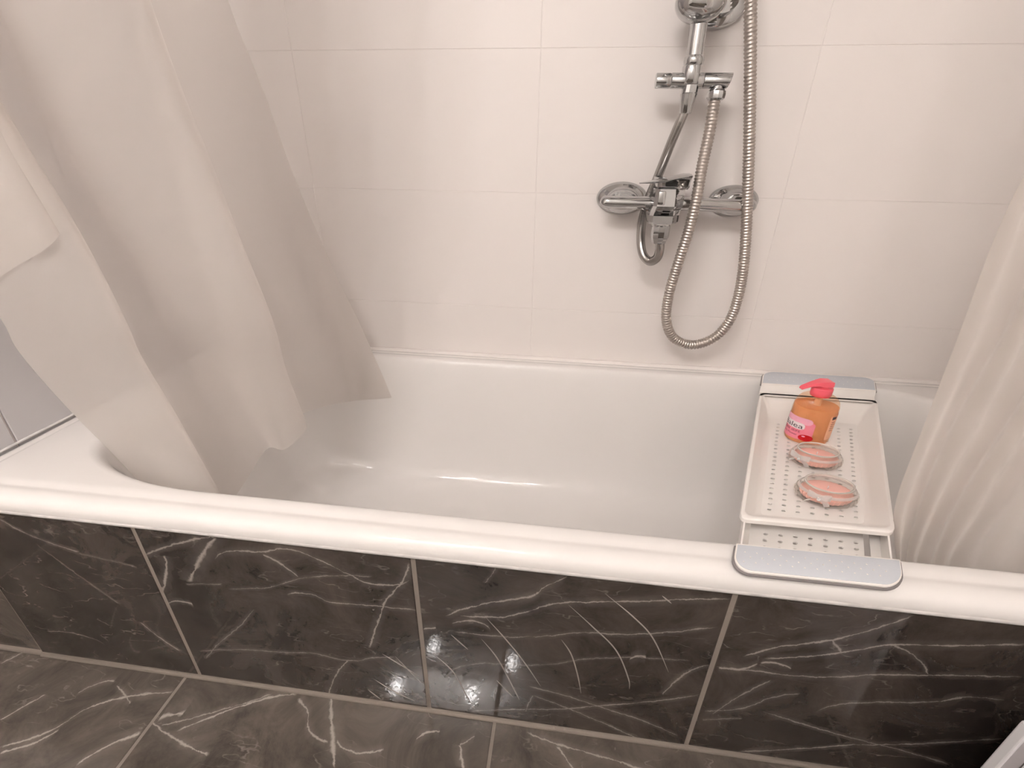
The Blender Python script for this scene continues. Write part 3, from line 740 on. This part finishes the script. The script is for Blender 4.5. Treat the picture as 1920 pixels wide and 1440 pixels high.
# thin connecting hose from the outlet, behind the body, up to the diverter
hose1 = thing('connecting_hose', 'short slim steel hose looping from the tap outlet up to the diverter', 'hose', (1.25, .64, .77))
h1 = catmull([(1.252, .620, .835), (1.256, .622, .808), (1.254, .630, .787), (1.241, .642, .776), (1.226, .656, .787), (1.218, .668, .812), (1.217, .690, .845), (1.222, .712, .88), (1.231, .718, .92), (1.240, .706, .955), (1.247, .690, .990), (1.256, .676, 1.032), (1.266, .664, 1.072), (1.274, .660, 1.103)], 10)
h1 = resample(h1, 0.0013)
MB().tube(h1, [0.0105 if i % 2 else 0.0098 for i in range(len(h1))], 14).build('steel_sleeve', CHROMEH, hose1, sharp=80)
MB().lathe([(.85, -.002), (1.0, .0), (1.0, .026), (.9, .030), (.78, .036), (.74, .040)], (1.251, .620, .862), (.0205, 0, 0), (0, .0165, 0), nut_ax, 10).build('hose_nut', CHROME, hose1, sharp=25)

# ---------------------------------------------------------------- shower column: riser, wall bracket, diverter
col_ = thing('shower_column', 'chrome shower riser pipe with domed wall bracket and horizontal diverter', 'shower column', (1.272, YB, 1.10))
YD = 0.66
xr0 = 1.274
MB().tube([(xr0, YD, 1.165), (xr0 - .001, YD, 1.25), (xr0 - .002, YD, 1.5), (xr0 - .003, YD, 1.98), (xr0 - .003, YD - .03, 2.02), (xr0 - .003, YD - .08, 2.04), (xr0 - .003, YD - .40, 2.04), (xr0 - .003, YD - .43, 2.03), (xr0 - .003, YD - .44, 2.0)], 0.0165, 24).build('riser_pipe', CHROME, col_, sharp=60)
MB().lathe([(.2, .03), (.3, .012), (1.0, .004), (1.0, -.006), (.96, -.010)], (xr0 - .003, YD - .44, 1.975), (.11, 0, 0), (0, .11, 0), Z, 40).build('rain_head', CHROME, col_, sharp=50)
MB().lathe([(.98, -.002), (1.10, 0.001), (1.16, .007), (1.10, .013), (.98, .016)], (xr0, YD, 1.173), (.0175, 0, 0), (0, .0175, 0), Z, 24).build('collar_ring', CHROME, col_, sharp=50)
MB().lathe([(.9, -.012), (1, -.010), (1, .020), (.95, .022)], (xr0 - .001, YD, 1.150), (.0195, 0, 0), (0, .0195, 0), Z, 28).build('diverter_socket', CHROME, col_, sharp=50)
ZD = 1.146
MB().lathe([(.95, 0), (1, .001), (1, .064), (.95, .065)], (1.2335, YD, ZD), (0, .0145, 0), (0, 0, .0145), X, 28).build('diverter_body', CHROME, col_, sharp=50)
MB().lathe([(.95, 0), (1, .001), (1, .0285), (.94, .030)], (1.2025, YD, ZD), (0, .0142, 0), (0, 0, .0142), X, 28).build('diverter_knob', CHROME, col_, sharp=50)
# right knob with a slanted end
kr = []
for k, off in ((0, 0.0), (1, 0.0005), (2, 1)):
    ring_ = []
    for j in range(28):
        a = 2 * math.pi * j / 28
        zz = .0142 * math.sin(a); yy = .0142 * math.cos(a)
        x = 1.2995 if k == 0 else 1.3005 if k == 1 else 1.352 + zz * .28
        ring_.append(Vector((x, YD + yy * (.95 if k == 0 else 1), ZD + zz * (.95 if k == 0 else 1))))
    kr.append(ring_)
MB().rings(kr, True, True, True).build('diverter_knob', CHROME, col_, sharp=50)
MB().lathe([(1.0, 0), (1.0, .014), (1.06, .016), (1.0, .020), (.78, .050), (.72, .052)], (1.2755, YD, ZD - .008), (.0165, 0, 0), (0, .0165, 0), Vector((-.06, 0, -1)).normalized(), 14).build('hose_cone', CHROME, col_, sharp=25)
MB().lathe([(.9, 0), (.9, .022)], (1.330, YD, ZD - .008), (.0125, 0, 0), (0, .0125, 0), (0, 0, -1), 20).build('outlet_stub', CHROME, col_, sharp=50)
# wall bracket: plate on the wall, neck, domed knob clamped round the riser
BZ = 1.277
MB().lathe([(1.0, 0.0), (1.0, .006), (.9, .012), (.6, .016), (.55, .05)], (1.318, YB, BZ + .012), (.062, 0, 0), (0, 0, .040), (0, -1, 0), 40).build('bracket_plate', CHROME, col_, sharp=50)
MB().lathe([(.5, 0), (.55, .07)], (1.300, YB - .01, BZ + .006), (.042, 0, 0), (0, 0, .03), Vector((-.3, -1, -.02)).normalized(), 28).build('bracket_neck', CHROME, col_, sharp=50)
MB().lathe([(.8, -.028), (1.0, -.02), (1.04, -.008), (1.04, .004), (.98, .010), (.93, .011), (.88, .014), (.74, .022), (.52, .029), (.28, .0325), (.05, .0335)], (1.268, .648, BZ - .002), (.046, 0, 0), (0, 0, .034), (0, -1, 0), 44).build('bracket_dome', CHROME, col_, sharp=60)

# ---------------------------------------------------------------- long shower hose
hose2 = thing('shower_hose', 'long ribbed steel shower hose hanging in a deep loop beside the tap', 'hose', (1.384, .655, .55))
h2 = catmull([(1.329, .660, 1.112), (1.329, .655, 1.05), (1.324, .645, .987), (1.321, .632, .921), (1.316, .630, .851), (1.306, .635, .776), (1.299, .645, .696), (1.305, .652, .627), (1.333, .66, .578), (1.384, .665, .560), (1.434, .665, .582), (1.463, .665, .629), (1.471, .665, .691), (1.465, .660, .769), (1.449, .658, .866), (1.431, .656, .957), (1.412, .655, 1.05), (1.391, .655, 1.147), (1.373, .655, 1.227), (1.362, .655, 1.277), (1.345, .653, 1.37), (1.325, .65, 1.48), (1.31, .64, 1.58)], 12)
h2 = resample(h2, 0.0017)
MB().tube(h2, [0.0124 if (i // 2) % 2 else 0.0108 for i in range(len(h2))], 14).build('steel_sleeve', HOSEM, hose2, sharp=85)
MB().lathe([(.8, -.004), (1.0, .0), (1.05, .006), (1.0, .013), (.8, .016)], (1.330, YD, 1.127), (.0185, 0, 0), (0, .0185, 0), (0, 0, -1), 12).build('hose_nut', CHROME, hose2, sharp=25)
MB().tube([(1.31, .64, 1.57), (1.30, .625, 1.66), (1.292, .60, 1.74)], [.011, .013, .014], 18).build('hand_shower_grip', CHROME, hose2)
hs = MB().lathe([(.3, .0), (.9, .004), (1, .014), (.95, .02)], (1.290, .60, 1.77), (.05, 0, 0), (0, .02, .045), Vector((0, -.9, .4)).normalized(), 30)
hs.build('hand_shower_head', CHROME, hose2)

# ---------------------------------------------------------------- curtains
def sheet(name, cols, mat, parent, per_u=8, per_v=8, wob=0.0, rng=None):
    def dense(c):
        a, b = Vector(c[0]), Vector(c[1])       # long upper drop from the rod
        return [a.lerp(b, k / 5) for k in range(5)] + [Vector(p) for p in c[1:]]
    fine_cols = [catmull(dense(c), per_v) for c in cols]
    nrow = len(fine_cols[0])
    rows = []
    for r in range(nrow):
        rows.append(catmull([c[r] for c in fine_cols], per_u))
    if rng: rows = rows[rng[0]:rng[1]]
    if wob:
        for row in rows:
            for i, p in enumerate(row):
                n_ = noise.noise(Vector((p.x * 9, p.y * 9, p.z * 5)))
                row[i] = p + Vector((0, wob * n_, 0))
    return MB().rings(rows, closed=False).build(name, mat, parent, sharp=None)
CL = [[[0.203,0.015,2.0],[0.143,0.06,1.244],[0.133,0.072,1.155],[0.124,0.083,1.045],[0.116,0.095,0.91],[0.108,0.107,0.74],[0.11,0.118,0.637],[0.263,0.13,0.302]],[[0.341,0.005,2.0],[0.281,0.02,1.224],[0.278,0.032,1.142],[0.275,0.043,1.042],[0.275,0.055,0.918],[0.274,0.067,0.763],[0.28,0.078,0.667],[0.36,0.09,0.338]],[[0.383,0.013,2.0],[0.323,0.05,1.234],[0.315,0.062,1.149],[0.317,0.073,1.045],[0.337,0.085,0.917],[0.356,0.097,0.757],[0.356,0.108,0.659],[0.418,0.12,0.317]],[[0.328,0.022,2.0],[0.268,0.09,1.251],[0.257,0.103,1.16],[0.255,0.117,1.049],[0.273,0.13,0.911],[0.291,0.143,0.739],[0.289,0.157,0.632],[0.356,0.17,0.308]],[[0.369,0.028,2.0],[0.309,0.11,1.257],[0.278,0.132,1.167],[0.275,0.153,1.052],[0.288,0.175,0.907],[0.316,0.197,0.723],[0.315,0.218,0.606],[0.36,0.24,0.34]],[[0.459,0.022,2.0],[0.399,0.09,1.247],[0.366,0.12,1.163],[0.351,0.15,1.052],[0.35,0.18,0.908],[0.384,0.21,0.722],[0.365,0.24,0.599],[0.4,0.27,0.4]],[[0.551,0.02,2.0],[0.491,0.08,1.24],[0.467,0.113,1.159],[0.453,0.147,1.052],[0.448,0.18,0.91],[0.461,0.213,0.725],[0.437,0.247,0.601],[0.438,0.28,0.397]],[[0.593,0.025,2.0],[0.533,0.1,1.246],[0.51,0.137,1.164],[0.496,0.173,1.054],[0.494,0.21,0.909],[0.5,0.247,0.716],[0.481,0.283,0.588],[0.477,0.32,0.436]],[[0.554,0.035,2.0],[0.494,0.14,1.262],[0.462,0.183,1.176],[0.441,0.227,1.059],[0.433,0.27,0.901],[0.431,0.313,0.691],[0.408,0.357,0.549],[0.397,0.4,0.404]],[[0.544,0.048,2.0],[0.484,0.19,1.281],[0.451,0.242,1.191],[0.424,0.293,1.065],[0.414,0.345,0.893],[0.438,0.397,0.664],[0.41,0.448,0.507],[0.39,0.5,0.377]],[[0.547,0.065,2.0],[0.487,0.26,1.308],[0.431,0.34,1.215],[0.399,0.42,1.076],[0.381,0.5,0.877],[0.401,0.58,0.602],[0.422,0.62,0.429],[0.427,0.63,0.332]],[[0.536,0.085,2.0],[0.476,0.34,1.338],[0.411,0.45,1.242],[0.401,0.53,1.085],[0.408,0.6,0.868],[0.47,0.655,0.582],[0.517,0.665,0.416],[0.545,0.652,0.344]]]
CR = [[[1.51,0.0,2.0],[1.51,0.06,1.048],[1.519,0.08,0.949],[1.544,0.1,0.821],[1.571,0.12,0.655],[1.597,0.135,0.496],[1.631,0.125,0.393],[1.66,0.12,0.326]],[[1.503,-0.03,2.0],[1.503,0.03,1.045],[1.518,0.05,0.952],[1.544,0.07,0.831],[1.566,0.09,0.673],[1.59,0.105,0.521],[1.61,0.095,0.422],[1.639,0.09,0.359]],[[1.577,0.025,2.0],[1.577,0.085,1.05],[1.593,0.105,0.948],[1.618,0.125,0.817],[1.627,0.145,0.645],[1.654,0.16,0.482],[1.669,0.15,0.372],[1.703,0.145,0.303]],[[1.563,-0.025,2.0],[1.563,0.035,1.046],[1.581,0.055,0.953],[1.601,0.075,0.832],[1.621,0.095,0.674],[1.633,0.11,0.522],[1.635,0.1,0.42],[1.667,0.095,0.357]],[[1.647,0.03,2.0],[1.647,0.09,1.051],[1.664,0.11,0.95],[1.686,0.13,0.819],[1.701,0.15,0.648],[1.71,0.165,0.484],[1.714,0.155,0.373],[1.744,0.15,0.304]],[[1.632,-0.02,2.0],[1.632,0.04,1.047],[1.648,0.06,0.954],[1.669,0.08,0.834],[1.684,0.1,0.677],[1.698,0.115,0.526],[1.687,0.105,0.423],[1.715,0.1,0.359]],[[1.713,0.02,2.0],[1.713,0.08,1.05],[1.735,0.1,0.952],[1.757,0.12,0.826],[1.762,0.14,0.66],[1.77,0.155,0.5],[1.763,0.145,0.391],[1.79,0.14,0.323]],[[1.729,-0.01,2.0],[1.729,0.05,1.048],[1.753,0.07,0.956],[1.777,0.09,0.837],[1.794,0.11,0.681],[1.794,0.125,0.529],[1.781,0.115,0.426],[1.805,0.11,0.362]],[[1.834,0.015,2.0],[1.834,0.075,1.05],[1.868,0.095,0.956],[1.893,0.115,0.835],[1.911,0.135,0.676],[1.908,0.15,0.521],[1.884,0.14,0.414],[1.908,0.135,0.349]],[[1.877,-0.01,2.0],[1.877,0.05,1.048],[1.916,0.07,0.96],[1.948,0.09,0.846],[1.97,0.11,0.697],[1.974,0.125,0.551],[1.942,0.115,0.449],[1.963,0.11,0.388]]]
FLAP = [[[0.215,-0.012,2.0],[0.155,0.057,1.242],[0.117,0.072,1.156],[0.081,0.083,1.048],[0.041,0.095,0.914],[0.002,0.102,0.746]],[[0.282,-0.012,2.0],[0.222,0.034,1.231],[0.189,0.053,1.155],[0.155,0.071,1.058],[0.122,0.087,0.937],[0.101,0.094,0.787]],[[0.354,-0.012,2.0],[0.294,0.011,1.22],[0.275,0.026,1.152],[0.259,0.04,1.067],[0.243,0.054,0.964],[0.235,0.063,0.838]],[[0.37,-0.012,2.0],[0.31,0.026,1.225],[0.305,0.035,1.157],[0.302,0.044,1.077],[0.301,0.051,0.981],[0.307,0.055,0.867]],[[0.38,-0.012,2.0],[0.32,0.037,1.229],[0.316,0.047,1.163],[0.314,0.056,1.085],[0.317,0.063,0.992],[0.327,0.066,0.883]],[[0.372,-0.012,2.0],[0.312,0.051,1.234],[0.309,0.061,1.17],[0.309,0.071,1.093],[0.314,0.079,1.003],[0.327,0.081,0.897]]]
cl = thing('shower_curtain', 'sheer white shower curtain gathered in broad folds on the left, hem inside the tub', 'curtain', (0.3, 0.2, 0.26), 'shower curtains over the bathtub')
sheet('drape', CL, CURT, cl, wob=0.006)
sheet('turned_layer', FLAP, CURT, cl)
cr = thing('shower_curtain', 'white shower curtain bunched at the right, tucked in beside the bath tray', 'curtain', (1.75, 0.12, 0.30), 'shower curtains over the bathtub')
sheet('drape', CR, CURT, cr, wob=0.004)
rod = thing('curtain_rod', 'white curtain rod above the bathtub carrying both shower curtains', 'curtain rod', (1.06, 0.0, 2.0))
MB().tube([(XL, 0.015, 2.012), (XR, 0.015, 2.012)], 0.0125, 16).build('rod_tube', PAINT, rod)
for x, sg in ((XL, 1), (XR, -1)):
    MB().lathe([(1, 0), (1, .008), (.6, .014)], (x, 0.015, 2.012), (0, .03, 0), (0, 0, .03), (sg, 0, 0), 24).build('rod_flange', PAINT, rod, sharp=40)

# ---------------------------------------------------------------- white cabinet at the lower right
CABW = pbr('cabinet_white', (0.80, 0.78, 0.79, 1), 0.35)
CABF = pbr('cabinet_face', (0.52, 0.49, 0.50, 1), 0.45)
cab = thing('storage_cabinet', 'low white cabinet standing on the floor in front of the panel, lower right corner', 'cabinet', (1.85, -0.30, 0))
MB().box((1.668, -0.525, 0.0), (2.05, -0.101, 0.350), .003, 2).build('body', CABF, cab, smooth=False)
MB().box((1.6645, -0.113, 0.0), (1.670, -0.0995, 0.352), .002, 2).build('edge_strip', CABW, cab, smooth=False)
MB().box((1.6645, -0.528, 0.349), (2.055, -0.0995, 0.356), .0025, 2).build('top', CABW, cab, smooth=False)
MB().box((1.6672, -0.1272, 0.01), (1.6690, -0.1262, 0.346)).build('panel_seam', pbr('seam_shadow', (.12, .1, .1, 1), .7), cab, smooth=False)
# ---------------------------------------------------------------- ceiling lamp with four spots (behind and above the camera)
BULB = emit('lit_bulb', LAMP_COLOUR, LAMP_STRENGTH)
lamp = thing('ceiling_spotlight', 'white ceiling bar carrying four lit spotlights above the bathroom floor', 'lamp', (0.43, -1.47, ZC))
MB().box((0.02, -1.50, 2.285), (0.86, -1.44, 2.31), .006, 2).build('spot_bar', PAINT, lamp)
mesh_obj('added_uplight', [(0.03, -1.495, 2.3115), (0.85, -1.495, 2.3115), (0.85, -1.445, 2.3115), (0.03, -1.445, 2.3115)], [(0, 1, 2, 3)], emit('added_uplight_glow', LAMP_COLOUR, ADDED_UPLIGHT_STRENGTH), lamp, False)  # upward strip added as fill: brightens the ceiling bounce to soften contrast
for x in (0.12, 0.76):
    MB().tube([(x, -1.47, 2.305), (x, -1.47, ZC)], .007, 10).build('ceiling_stem', PAINT, lamp)
for (x, y) in ((0.063, -1.314), (0.239, -1.632), (0.587, -1.329), (0.831, -1.587)):
    hd = MB().lathe([(.3, .06), (.5, .055), (.55, .030), (.5, .028)], (x, y, 2.30), (.05, 0, 0), (0, .05, 0), Z, 16).build('spot_holder', PAINT, lamp, sharp=50)
    MB().lathe([(.6, .028), (1.0, .006), (.86, -.015), (.4, -.027)], (x, y, 2.30), (.030, 0, 0), (0, .030, 0), Z, 10).build('bulb', BULB, hd)
    MB().tube([(x, y, 2.35), (x, -1.47, 2.298)], .008, 10).build('spot_arm', PAINT, hd)
